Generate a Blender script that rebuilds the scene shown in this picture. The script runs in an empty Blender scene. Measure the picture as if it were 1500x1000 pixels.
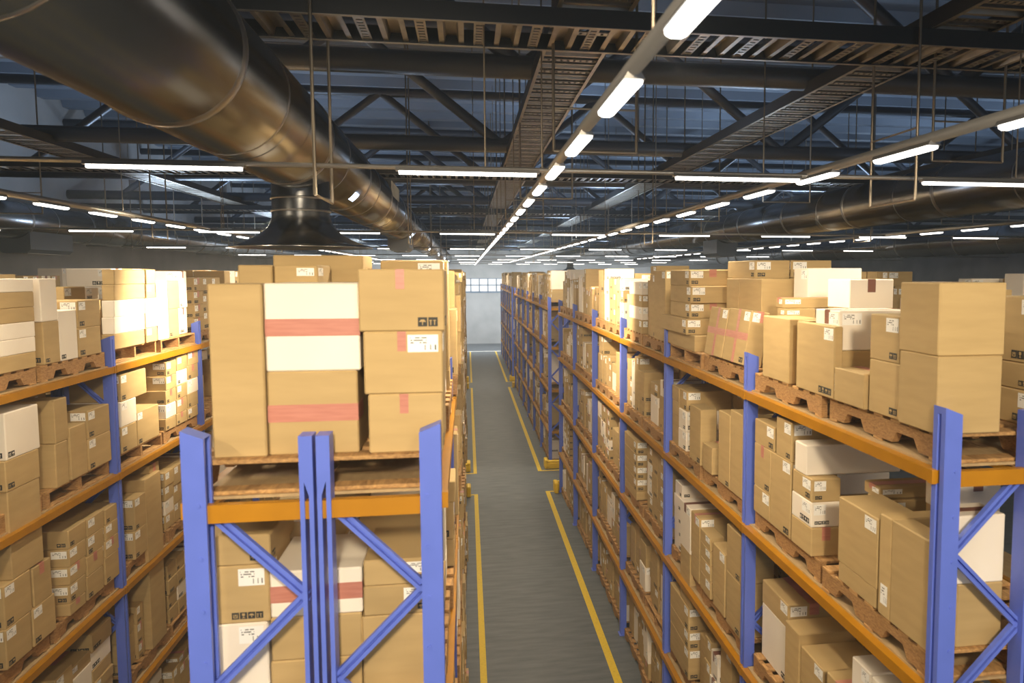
import bpy, math, random
from mathutils import Vector, Matrix
from mathutils.bvhtree import BVHTree
C = bpy.context.scene.collection
sc = bpy.context.scene
H = 5.41            # camera height above the floor
# ------------------------------------------------------------------ helpers
def rotm(ax, a): return Matrix.Rotation(a, 3, ax)
class MB:
    """collects boxes, tubes, prisms; build() links them as one mesh object"""
    def __init__(s): s.v=[]; s.f=[]; s.m=[]; s.uv={}
    def add(s, vs, fs, mi=0):
        o=len(s.v); s.v+= [tuple(p) for p in vs]
        for f in fs: s.f.append(tuple(i+o for i in f)); s.m.append(mi)
    def box(s, x0,x1,y0,y1,z0,z1, mi=0, skip=''):
        vs=[(x0,y0,z0),(x1,y0,z0),(x1,y1,z0),(x0,y1,z0),(x0,y0,z1),(x1,y0,z1),(x1,y1,z1),(x0,y1,z1)]
        s.add(vs,[(0,3,2,1),(4,5,6,7),(0,1,5,4),(1,2,6,5),(2,3,7,6),(3,0,4,7)],mi)
    def cbox(s, x0,x1,y0,y1,z0,z1,c=.004,mi=0):
        """box with chamfered edges"""
        X=(x0,x1);Y=(y0,y1);Z=(z0,z1);vs=[];ix={}
        for i in (0,1):
            for j in (0,1):
                for k in (0,1):
                    sx=c*(1-2*i);sy=c*(1-2*j);sz=c*(1-2*k)
                    for ax,p in enumerate(((X[i],Y[j]+sy,Z[k]+sz),(X[i]+sx,Y[j],Z[k]+sz),(X[i]+sx,Y[j]+sy,Z[k]))):
                        ix[(i,j,k,ax)]=len(vs);vs.append(p)
        g=lambda i,j,k,a: ix[(i,j,k,a)]
        fs=[]
        for i in (0,1):
            q=[(0,0),(1,0),(1,1),(0,1)]
            a=[g(i,j,k,0) for j,k in q];b=[g(j,i,k,1) for j,k in q];d=[g(j,k,i,2) for j,k in q]
            fs+= [a if i else a[::-1], b[::-1] if i else b, d if i else d[::-1]]
        for j in (0,1):
            for k in (0,1):
                e=[g(0,j,k,1),g(1,j,k,1),g(1,j,k,2),g(0,j,k,2)]; fs.append(e if (j==0)==(k==1) else e[::-1])
                e=[g(j,0,k,0),g(j,1,k,0),g(j,1,k,2),g(j,0,k,2)]; fs.append(e if (j==0)!=(k==1) else e[::-1])
                e=[g(j,k,0,0),g(j,k,1,0),g(j,k,1,1),g(j,k,0,1)]; fs.append(e if (j==0)==(k==1) else e[::-1])
                for z in (0,1):
                    t=[g(j,k,z,0),g(j,k,z,1),g(j,k,z,2)]; fs.append(t if (j+k+z)%2 else t[::-1])
        s.add(vs,fs,mi)
    def obb(s, c, sx,sy,sz, R, mi=0):
        vs=[]
        for z in (-.5,.5):
            for (x,y) in ((-.5,-.5),(.5,-.5),(.5,.5),(-.5,.5)): vs.append(Vector(c)+R@Vector((x*sx,y*sy,z*sz)))
        s.add(vs,[(0,3,2,1),(4,5,6,7),(0,1,5,4),(1,2,6,5),(2,3,7,6),(3,0,4,7)],mi)
    def bar(s,p,q,w,h,mi=0,up=(0,0,1)):
        p=Vector(p);q=Vector(q);d=q-p;L=d.length;d.normalize();u=Vector(up)
        x=d.cross(u)
        if x.length<1e-4: x=d.cross(Vector((1,0,0)))
        x.normalize();u=x.cross(d)
        R=Matrix((x,d,u)).transposed()
        s.obb((p+q)/2,w,L,h,R,mi)
    def tube(s,p,q,r,n=10,mi=0,cap=True):
        p=Vector(p);q=Vector(q);d=(q-p).normalized()
        a=d.orthogonal().normalized();b=d.cross(a);vs=[]
        for c in (p,q):
            for i in range(n):
                t=2*math.pi*i/n; vs.append(c+r*(math.cos(t)*a+math.sin(t)*b))
        fs=[(i,(i+1)%n,n+(i+1)%n,n+i) for i in range(n)]
        if cap: fs+=[tuple(range(n))[::-1],tuple(range(n,2*n))]
        s.add(vs,fs,mi)
    def lathe(s,c,prof,n=32,mi=0):
        vs=[];fs=[]
        for (r,z) in prof:
            for i in range(n):
                t=2*math.pi*i/n; vs.append((c[0]+r*math.cos(t),c[1]+r*math.sin(t),c[2]+z))
        for k in range(len(prof)-1):
            for i in range(n):
                j=(i+1)%n; fs.append((k*n+i,k*n+j,(k+1)*n+j,(k+1)*n+i))
        s.add(vs,fs,mi)
    def prism(s,poly,ax,a,b,mi=0):
        """polygon (2-D) swept along axis ax from a to b"""
        n=len(poly);vs=[]
        for t in (a,b):
            for (u,w) in poly:
                vs.append((t,u,w) if ax=='x' else (u,t,w) if ax=='y' else (u,w,t))
        fs=[(i,(i+1)%n,n+(i+1)%n,n+i) for i in range(n)]+[tuple(range(n))[::-1],tuple(range(n,2*n))]
        s.add(vs,fs,mi)
    def mesh(s,name,mats,smooth=False,fix=False):
        me=bpy.data.meshes.new(name); me.from_pydata(s.v,[],s.f)
        if not isinstance(mats,(list,tuple)): mats=[mats]
        for m in mats: me.materials.append(m)
        if len(mats)>1: me.polygons.foreach_set('material_index',s.m)
        if smooth: me.polygons.foreach_set('use_smooth',[True]*len(me.polygons))
        me.update(); return me
    def build(s,name,mats,parent=None,loc=None,smooth=False):
        return link(name,s.mesh(name,mats,smooth),parent,loc)
def link(name,me,parent=None,loc=None):
    o=bpy.data.objects.new(name,me); C.objects.link(o)
    if parent: o.parent=parent
    if loc is not None: o.location=loc
    return o
def tag(o,label=None,cat=None,group=None,kind=None):
    if label: o['label']=label
    if cat: o['category']=cat
    if group: o['group']=group
    if kind: o['kind']=kind
    return o
def thing(name,loc,label,cat,group=None,rotz=0):
    o=bpy.data.objects.new(name,None); C.objects.link(o); o.location=loc; o.rotation_euler=(0,0,rotz)
    o.empty_display_size=.1
    return tag(o,label,cat,group)
ORD=['zeroth','first','second','third','fourth','fifth','sixth','seventh','eighth','ninth','tenth','eleventh','twelfth','thirteenth','fourteenth','fifteenth','sixteenth','seventeenth','eighteenth','nineteenth','twentieth']+['twenty-'+x for x in 'first second third fourth fifth sixth seventh eighth ninth'.split()]+['thirtieth']+['thirty-'+x for x in 'first second third fourth fifth sixth seventh eighth ninth'.split()]+['fortieth']+['forty-'+x for x in 'first second third fourth fifth sixth seventh eighth ninth'.split()]+['fiftieth']+['fifty-'+x for x in 'first second third fourth fifth sixth seventh eighth ninth'.split()]
# ------------------------------------------------------------------ materials
def newmat(name,col=(.5,.5,.5),rough=.6,metal=0.):
    m=bpy.data.materials.new(name); m.use_nodes=True
    b=m.node_tree.nodes['Principled BSDF']
    b.inputs['Base Color'].default_value=(*col,1); b.inputs['Roughness'].default_value=rough; b.inputs['Metallic'].default_value=metal
    return m
def N(m,t,**k):
    n=m.node_tree.nodes.new(t)
    for a,v in k.items(): setattr(n,a,v)
    return n
def L(m,a,b): m.node_tree.links.new(a,b)
def coords(m,scale=(1,1,1),src='Object'):
    t=N(m,'ShaderNodeTexCoord'); p=N(m,'ShaderNodeMapping'); p.inputs['Scale'].default_value=scale
    L(m,t.outputs[src],p.inputs['Vector']); return p.outputs['Vector']
def noisecol(m,c0,c1,scale=5.,stretch=(1,1,1),detail=4,lo=.3,hi=.7,src='Object',bump=0.,rand=0.,dist=0.):
    b=m.node_tree.nodes['Principled BSDF']
    n=N(m,'ShaderNodeTexNoise'); n.inputs['Scale'].default_value=scale; n.inputs['Detail'].default_value=detail
    n.inputs['Distortion'].default_value=dist
    L(m,coords(m,stretch,src),n.inputs['Vector'])
    r=N(m,'ShaderNodeValToRGB'); r.color_ramp.elements[0].position=lo; r.color_ramp.elements[1].position=hi
    r.color_ramp.elements[0].color=(*c0,1); r.color_ramp.elements[1].color=(*c1,1)
    L(m,n.outputs['Fac'],r.inputs['Fac']); out=r.outputs['Color']
    if rand:
        oi=N(m,'ShaderNodeObjectInfo'); mr=N(m,'ShaderNodeMapRange'); mr.inputs['To Min'].default_value=1-rand; mr.inputs['To Max'].default_value=1+rand*.6
        L(m,oi.outputs['Random'],mr.inputs['Value'])
        h=N(m,'ShaderNodeHueSaturation'); L(m,mr.outputs['Result'],h.inputs['Value']); L(m,out,h.inputs['Color']); out=h.outputs['Color']
    L(m,out,b.inputs['Base Color'])
    if bump:
        bp=N(m,'ShaderNodeBump'); bp.inputs['Strength'].default_value=bump; bp.inputs['Distance'].default_value=.01
        L(m,n.outputs['Fac'],bp.inputs['Height']); L(m,bp.outputs['Normal'],b.inputs['Normal'])
    return n
M={}
m=M['card']=newmat('kraft_cardboard',rough=.75); noisecol(m,(.43,.30,.133),(.49,.345,.158),scale=3,stretch=(1,1,6),detail=3,rand=.08)
m=M['white']=newmat('white_cardboard',rough=.6); noisecol(m,(.78,.70,.60),(.84,.77,.67),scale=2,detail=3)
m=M['tape']=newmat('pink_packing_tape',rough=.35); noisecol(m,(.44,.17,.125),(.52,.22,.165),scale=30,stretch=(.3,.3,3),detail=3,src='Object')
m=M['browntape']=newmat('brown_packing_tape',(.2,.085,.06),.3)
m=M['black']=newmat('black_print',(.03,.03,.028),.7)
m=M['blue']=newmat('blue_powder_coat',rough=.38); noisecol(m,(.10,.155,.60),(.112,.17,.66),scale=6,detail=4)
m=M['orange']=newmat('orange_powder_coat',rough=.38); noisecol(m,(.36,.155,.001),(.42,.185,.003),scale=5,detail=4)
m=M['wood']=newmat('pallet_wood',rough=.75); noisecol(m,(.24,.125,.045),(.55,.32,.12),scale=9,stretch=(5,1,9),detail=6,lo=.3,hi=.72,bump=.3,rand=.15,dist=.6)
m=M['stringer']=newmat('pallet_chipboard',rough=.8); noisecol(m,(.23,.115,.04),(.46,.26,.10),scale=14,stretch=(2,2,8),detail=8,lo=.3,hi=.7,bump=.4,rand=.12,dist=1.)
m=M['deckboard']=newmat('shelf_board',rough=.7); noisecol(m,(.36,.25,.13),(.44,.31,.16),scale=8,stretch=(4,1,1))
m=M['duct']=newmat('brushed_duct_steel',(.40,.385,.37),.30,1.); noisecol(m,(.22,.225,.235),(.29,.29,.295),scale=2,stretch=(1,.4,1),detail=5)
b=m.node_tree.nodes['Principled BSDF']; b.inputs['Roughness'].default_value=.24
m=M['seam']=newmat('duct_flange_steel',(.30,.29,.28),.4,1.)
m=M['galv']=newmat('galvanised_steel',(.42,.385,.33),.45,1.); noisecol(m,(.34,.31,.26),(.46,.42,.36),scale=7,detail=4)
m=M['rail']=newmat('dark_painted_steel',(.045,.047,.052),.5,.3)
m=M['truss']=newmat('slate_painted_tube',(.085,.095,.115),.42,.2)
m=M['rod']=newmat('threaded_steel_rod',(.32,.27,.21),.45,.9)
m=M['housing']=newmat('light_housing',(.35,.34,.33),.4,.7)
m=M['vent']=newmat('grey_vent_paint',(.20,.225,.26),.5,.3)
m=M['yellow']=newmat('yellow_guard_paint',(.75,.48,.01),.45)
m=M['line']=newmat('yellow_floor_paint',rough=.6); noisecol(m,(.42,.28,.015),(.72,.50,.02),scale=25,stretch=(1,3,1),detail=8,lo=.28,hi=.45,src='Object')
m=M['wline']=newmat('white_floor_paint',(.8,.8,.75),.6)
m=M['wall']=newmat('concrete_wall',rough=.8); noisecol(m,(.33,.335,.335),(.44,.44,.435),scale=.9,detail=8,lo=.3,hi=.7)
m=M['roof']=newmat('roof_deck',rough=.6,metal=.2); noisecol(m,(.17,.205,.26),(.22,.26,.32),scale=.5,detail=3)
m=M['purlin']=newmat('roof_purlin_paint',(.16,.19,.24),.5,.2)
m=M['frame']=newmat('window_frame_paint',(.16,.22,.3),.5)
m=M['floor']=newmat('sealed_concrete_floor',rough=.55)
n1=noisecol(m,(.07,.082,.094),(.135,.147,.157),scale=4.,stretch=(.5,2.2,1),detail=12,lo=.25,hi=.75,bump=.25)
def emit(name,col,st):
    m=bpy.data.materials.new(name); m.use_nodes=True; nt=m.node_tree; nt.nodes.clear()
    e=nt.nodes.new('ShaderNodeEmission'); o=nt.nodes.new('ShaderNodeOutputMaterial'); e.inputs[0].default_value=(*col,1); e.inputs[1].default_value=st
    nt.links.new(e.outputs[0],o.inputs[0]); m.cycles.emission_sampling='NONE'; return m
M['lamp']=emit('tube_light_diffuser',(1,.95,.88),5)
M['pane']=emit('daylit_window_pane',(.95,.98,1),1.0)
m=M['label']=newmat('shipping_label_print',rough=.5)
# white label with barcode bars and lines of small print, from UV
b=m.node_tree.nodes['Principled BSDF']
uv=N(m,'ShaderNodeUVMap'); sp=N(m,'ShaderNodeSeparateXYZ'); L(m,uv.outputs[0],sp.inputs[0])
def math_(op,a,b=None,m=m):
    n=N(m,'ShaderNodeMath',operation=op)
    for i,x in enumerate((a,b)):
        if x is None: continue
        if isinstance(x,(int,float)): n.inputs[i].default_value=x
        else: L(m,x,n.inputs[i])
    return n.outputs[0]
u,v=sp.outputs[0],sp.outputs[1]
wn=N(m,'ShaderNodeTexWhiteNoise',noise_dimensions='1D'); L(m,math_('FLOOR',math_('MULTIPLY',u,34)),wn.inputs['W'])
bars=math_('MULTIPLY',math_('GREATER_THAN',wn.outputs['Value'],.5),math_('MULTIPLY',math_('GREATER_THAN',v,.12),math_('LESS_THAN',v,.42)))
ins=math_('MULTIPLY',math_('GREATER_THAN',u,.55),math_('LESS_THAN',u,.93)); bars=math_('MULTIPLY',bars,ins)
wn2=N(m,'ShaderNodeTexWhiteNoise',noise_dimensions='2D'); cb=N(m,'ShaderNodeCombineXYZ'); L(m,math_('FLOOR',math_('MULTIPLY',u,20)),cb.inputs[0]); L(m,math_('FLOOR',math_('MULTIPLY',v,14)),cb.inputs[1]); L(m,cb.outputs[0],wn2.inputs['Vector'])
rows=math_('MULTIPLY',math_('GREATER_THAN',math_('FRACT',math_('MULTIPLY',v,7)),.55),math_('GREATER_THAN',wn2.outputs['Value'],.35))
rows=math_('MULTIPLY',rows,math_('MULTIPLY',math_('GREATER_THAN',v,.5),math_('LESS_THAN',v,.9))); rows=math_('MULTIPLY',rows,math_('MULTIPLY',math_('GREATER_THAN',u,.08),math_('LESS_THAN',u,.62)))
ink=math_('MAXIMUM',bars,rows)
mx=N(m,'ShaderNodeMix',data_type='RGBA'); mx.inputs['A'].default_value=(.86,.85,.82,1); mx.inputs['B'].default_value=(.08,.08,.08,1); L(m,ink,mx.inputs['Factor']); L(m,mx.outputs['Result'],b.inputs['Base Color'])
# ------------------------------------------------------------------ camera (24 mm-like view of a wider frame: lens shift in x)
F=1185.; XP,YP=889.,500.; VX,VY=684.,401.
d=Vector((VX-XP,VY-YP,F)).normalized(); uu=Vector((0,-d.z,d.y)).normalized(); xx=d.cross(uu)
if xx.x<0: xx=-xx
# xx,d,uu = world X,Y,Z in camera space (x right, y down, z forward)
right=Vector((xx.x,d.x,uu.x)); down=Vector((xx.y,d.y,uu.y)); fwd=Vector((xx.z,d.z,uu.z))
Rm=Matrix((right,-down,-fwd)).transposed().to_4x4(); Rm.translation=Vector((0,0,H))
cam=bpy.data.cameras.new('camera'); co=bpy.data.objects.new('camera',cam); C.objects.link(co); co.matrix_world=Rm
cam.sensor_width=36; cam.lens=36*F/1500; cam.shift_x=-(XP-750)/1500; cam.shift_y=0; cam.dof.use_dof=True; cam.dof.focus_distance=12; cam.dof.aperture_fstop=3.2; cam.clip_end=300; cam.clip_start=.05
sc.camera=co
CAM=Vector((0,0,H))
def pixel_ray(px,py):
    return (right*(px-XP)+down*(py-YP)+fwd*F).normalized()
# ------------------------------------------------------------------ room shell
XL,XR_,YB,YN=-9.3,22.,63.5,-7.
ZC=H+3.9
def struct(o): o['kind']='structure'; return o
q=MB(); q.box(XL,XR_,YN,YB,-.1,0); struct(q.build('floor',M['floor']))
q=MB(); q.box(XL-.2,XL,YN,YB+.2,-.1,ZC+.4); struct(q.build('wall_left',M['wall']))
q=MB(); q.box(XR_,XR_+.2,YN,YB+.2,-.1,ZC+.4); struct(q.build('wall_right',M['wall']))
# back wall with the strip window cut out
WX0,WX1,WZ0,WZ1=-2.338,4.21,H-1.40,H-.33
q=MB()
q.box(XL,WX0,YB,YB+.2,-.1,ZC+.4); q.box(WX1,XR_,YB,YB+.2,-.1,ZC+.4); q.box(WX0,WX1,YB,YB+.2,-.1,WZ0); q.box(WX0,WX1,YB,YB+.2,WZ1,ZC+.4)
struct(q.build('wall_back',M['wall']))
w=MB()
nx=10
for i in range(nx+1):
    x=WX0+i*.6548; w.box(x-.04,x+.04,YB+.02,YB+.09,WZ0,WZ1)
for z in (WZ0+.02,(WZ0+WZ1)/2,WZ1-.02): w.box(WX0,WX1,YB+.02,YB+.09,z-.035,z+.035)
win=struct(w.build('window_1',M['frame']))
p=MB(); p.box(WX0,WX1,YB+.1,YB+.11,WZ0,WZ1); p.build('window_pane',M['pane'],win)
q=MB(); q.box(WX0-.05,WX1+.05,YB-.05,YB+.02,WZ0-.06,WZ0); q.build('window_sill',M['frame'],win)
# ceiling deck with purlin ribs running across the hall
q=MB(); q.box(XL,XR_,YN,YB,ZC+.18,ZC+.3)
y=.6
while y<YB:
    q.prism([(y,ZC+.18),(y+.10,ZC),(y+.38,ZC),(y+.48,ZC+.18)],'x',XL,XR_); y+=1.143
struct(q.build('ceiling',M['roof']))
# floor markings
def mark(name,x0,x1,y0,y1,mat=M['line']):
    q=MB(); q.box(x0,x1,y0,y1,0,.004); struct(q.build(name,mat))
Y0=3.52; BAY=2.706; PW=.10
SEC=[(Y0,6),(22.45,6),(41.2,5)]
ends=[(a,a+n*BAY) for a,n in SEC]
k=1
for a,bq in ends:
    s0=a-.55 if a>5 else -2.0; s1=bq+.05 if bq<50 else 56.9
    for (x0,x1) in ((.10,.19),(1.855,1.96),(-3.38,-3.29),(-1.52,-1.43)):
        mark('floor_marking_%d'%k,x0,x1,s0,s1); k+=1
    for (xa,xb) in ((1.96,3.5),(-1.43,.10),(-4.8,-3.38)):
        if a>5: mark('floor_marking_%d'%k,xa,xb,s0,s0+.07); k+=1
        if bq<50: mark('floor_marking_%d'%k,xa,xb,s1-.07,s1); k+=1
mark('floor_marking_%d'%k,-4.8,3.6,56.95,57.25,M['wline'])
# ------------------------------------------------------------------ pallet racks
LV=[1.01,2.18,3.38,4.475]        # beam tops
PT=4.75                          # post tops
ND=.012
def post_outer(s):
    """channel post; aisle face at local x=0 looking to -s... s=+1: rack body lies towards +x"""
    q=MB(); w=.088
    poly=[(0,-PW),(0,-.065),(.018,-.06),(.018,-.04),(0,-.035),(0,0),(w,0),(w,-.02),(.03,-.02),(.03,-.08),(w,-.08),(w,-PW)]
    poly=[(x*s,y) for x,y in poly]
    if s<0: poly=poly[::-1]
    q.prism(poly,'z',0,PT)
    # slanted top cap and base plate
    cap=[(0,PT),(w*s,PT),(w*s,PT-.05),(0,PT+.03)]
    q.add([(0,-PW,PT),(w*s,-PW,PT),(w*s,0,PT),(0,0,PT),(0,-PW,PT+.035),(0,0,PT+.035)],[(0,1,4),(3,5,2),(1,2,5,4),(0,4,5,3)])
    q.box(min(-.02*s,.11*s),max(-.02*s,.11*s),-PW-.03,.03,0,.01)
    # bolt-hole rivets
    for i in range(20):
        z=.3+i*.22; q.tube((.06*s,-PW-.004,z),(.06*s,-PW+.002,z),.009,6)
    return q.mesh('upright_post',M['blue'])
def post_inner(s):
    """open channel post: two lips joined by a plate at the top"""
    q=MB(); x0,x1=.448,.502
    for a in (x0,x1-.018): q.box(*sorted((a*s,(a+.018)*s)),-PW,0,0,PT-.25)
    q.add([(t*s,y,z) for y in (-PW,0) for t,z in ((x0,PT-.25),(x0+.018,PT-.25),(x0+.018,PT-.19),(x1-.018,PT-.25),(x1,PT-.25),(x1,PT),(x0,PT))],
          [(0,1,2,5,6),(2,3,4,5),(7,13,12,9,8),(9,12,11,10),(0,6,13,7),(6,5,12,13),(5,4,11,12),(1,8,9,2),(2,9,10,3)])
    for z in (.6,1.6,2.6,3.6): q.box(*sorted(((x0+.01)*s,(x1-.01)*s)),-.03,-.01,z,z+.03)
    q.box(*sorted(((x0-.01)*s,x1*s)),-PW-.03,.03,0,.01)
    return q.mesh('upright_post',M['blue'])
def brace_pts(k0):
    """zig-zag nodes: list of (x,z)"""
    z=PT-.30; a=[]; side=k0
    while z>.3:
        a.append((.08 if side else .455,z)); side^=1; z-=.385 if len(a)%2 else .375
    return a
def brace_mesh(s,p,q_,name='diagonal_brace'):
    q=MB(); A=Vector((p[0]*s,-.05,p[1]));B=Vector((q_[0]*s,-.05,q_[1]))
    q.bar(A,B,.034,.012,up=(0,1,0)) if False else None
    d=(B-A).normalized(); n=Vector((-d.z,0,d.x))
    for o in (-.014,.014): q.bar(A+n*o,B+n*o,.022,.016,up=(0,1,0)) if False else q.obb((A+B)/2+n*o,.016,.03,(B-A).length,Matrix((n,Vector((0,1,0)),d)).transposed())
    q.obb((A+B)/2+Vector((0,.008,0)),.03,.006,(B-A).length,Matrix((n,Vector((0,1,0)),d)).transposed())
    return q
RM={}
for s in (1,-1):
    RM[s,'po']=post_outer(s); RM[s,'pi']=post_inner(s)
    q=MB(); x=sorted((-.022*s,.03*s))
    q.prism([(x[0],-.062),(x[1],-.062),(x[1],0),(x[0],0)],'y',-.045,BAY-.055)
    for yy in (-.045,BAY-.095): q.box(*sorted((-.026*s,.0*s)),yy,yy+.04,-.066,.002)
    RM[s,'beam']=q.mesh('load_beam',M['orange'])
    q=MB(); q.box(*sorted((.03*s,.505*s)),.005,BAY-.105,0,ND); RM[s,'deck']=q.mesh('shelf_board',M['deckboard'])
    q=MB(); q.box(*sorted((.03*s,.495*s)),-.085,-.045,-.075,0); RM[s,'end']=q.mesh('end_beam',M['orange'])
    for k0 in (0,1):
        pts=brace_pts(k0); big=MB()
        RM[s,k0]=[]
        for a,bq in zip(pts,pts[1:]):
            g=brace_mesh(s,a,bq); RM[s,k0].append(g.mesh('diagonal_brace',M['blue'])); big.add(g.v,g.f)
        RM[s,k0,'all']=big.mesh('brace_lattice',M['blue'])
def rack(x,y,nb,s,label,k0,levels=(0,1,2,3),lone=2):
    r=thing('pallet_rack',(x,y,0),label,'pallet rack','blue and orange pallet racks')
    for k in range(nb+1):
        link('upright_post',RM[s,'po'],r,(0,k*BAY,0)); link('upright_post',RM[s,'pi'],r,(0,k*BAY,0))
        if k<lone:
            for me in RM[s,k0]: link('diagonal_brace',me,r,(0,k*BAY,0))
        else: link('brace_lattice',RM[s,k0,'all'],r,(0,k*BAY,0))
        if k<nb:
            for i in levels:
                link('load_beam',RM[s,'beam'],r,(0,k*BAY,LV[i])); link('shelf_board',RM[s,'deck'],r,(0,k*BAY,LV[i]))
    for i in levels:
        link('end_beam',RM[s,'end'],r,(0,0,LV[i])); link('end_beam',RM[s,'end'],r,(0,nb*BAY+.03,LV[i]))
    return r
# rows: (key, x of the face towards -x, which sections)
RW=1.018
ROW={'R1':2.2,'L1':-1.137,'L2':-4.56,'R2':5.62,'L3':-7.97}
names={'R1':'right of the central aisle','L1':'left of the central aisle','L2':'across the left aisle','R2':'behind the right rack row','L3':'along the left wall'}
secn=['near','middle','far']
occ=[]    # coarse occluders for the visibility count: boxes
for key,secs in (('R1',(0,1,2)),('L1',(0,1,2)),('L2',(0,)),('R2',(0,)),('L3',(0,))):
    x=ROW[key]
    for si in secs:
        y,nb=SEC[si]
        fr={'R1':1,'L1':-1,'L2':-1,'R2':1,'L3':-1}[key]      # which side faces the camera's aisle
        for s in ((1,-1) if not (key in('R2','L3')) else (fr,)):
            fx=x if s==1 else x+RW
            front=(s==fr)
            lab='%s half of the blue rack %s, %s section'%('front' if front else 'rear',names[key],secn[si])
            rack(fx,y,nb,s,lab,1 if (key=='L1' and s==1) else 0,lone=2 if si==0 and key in('R1','L1','L2') else 0)
        for k in range(nb+1):
            occ.append((x,x+.11,y+k*BAY-PW,y+k*BAY,0,PT)); occ.append((x+RW-.11,x+RW,y+k*BAY-PW,y+k*BAY,0,PT))
        for z in LV: occ.append((x,x+RW,y,y+nb*BAY,z-.06,z+ND))
# rack end guards
def guard(x0,x1,y,turn,label):
    g=thing('rack_guard',(x0,y,0),label,'rack guard','yellow rack end guards'); W=x1-x0
    q=MB(); q.cbox(0,W,-.05,.05,.0,.24,c=.02); q.cbox(-.001,W+.001,-.06,-.045,.07,.16,c=.004)
    q.build('guard_rail',M['yellow'],g)
    for xx in (-.04,W-.06):
        q=MB(); q.cbox(xx,xx+.1,*sorted((-.05*turn,.34*turn)),0,.26,c=.02); q.build('guard_wing',M['yellow'],g)
for key,nm in (('R1','right'),('L1','left')):
    x=ROW[key]
    guard(x-.1,x+RW+.1,ends[0][1]+.12,-1,'yellow steel guard at the far end of the near %s rack section'%nm)
    guard(x-.1,x+RW+.1,ends[1][0]-.32,1,'yellow steel guard at the near end of the middle %s rack section'%nm)
    guard(x-.1,x+RW+.1,ends[1][1]+.12,-1,'yellow steel guard at the far end of the middle %s rack section'%nm)
    guard(x-.1,x+RW+.1,ends[2][0]-.32,1,'yellow steel guard at the near end of the far %s rack section'%nm)
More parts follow.
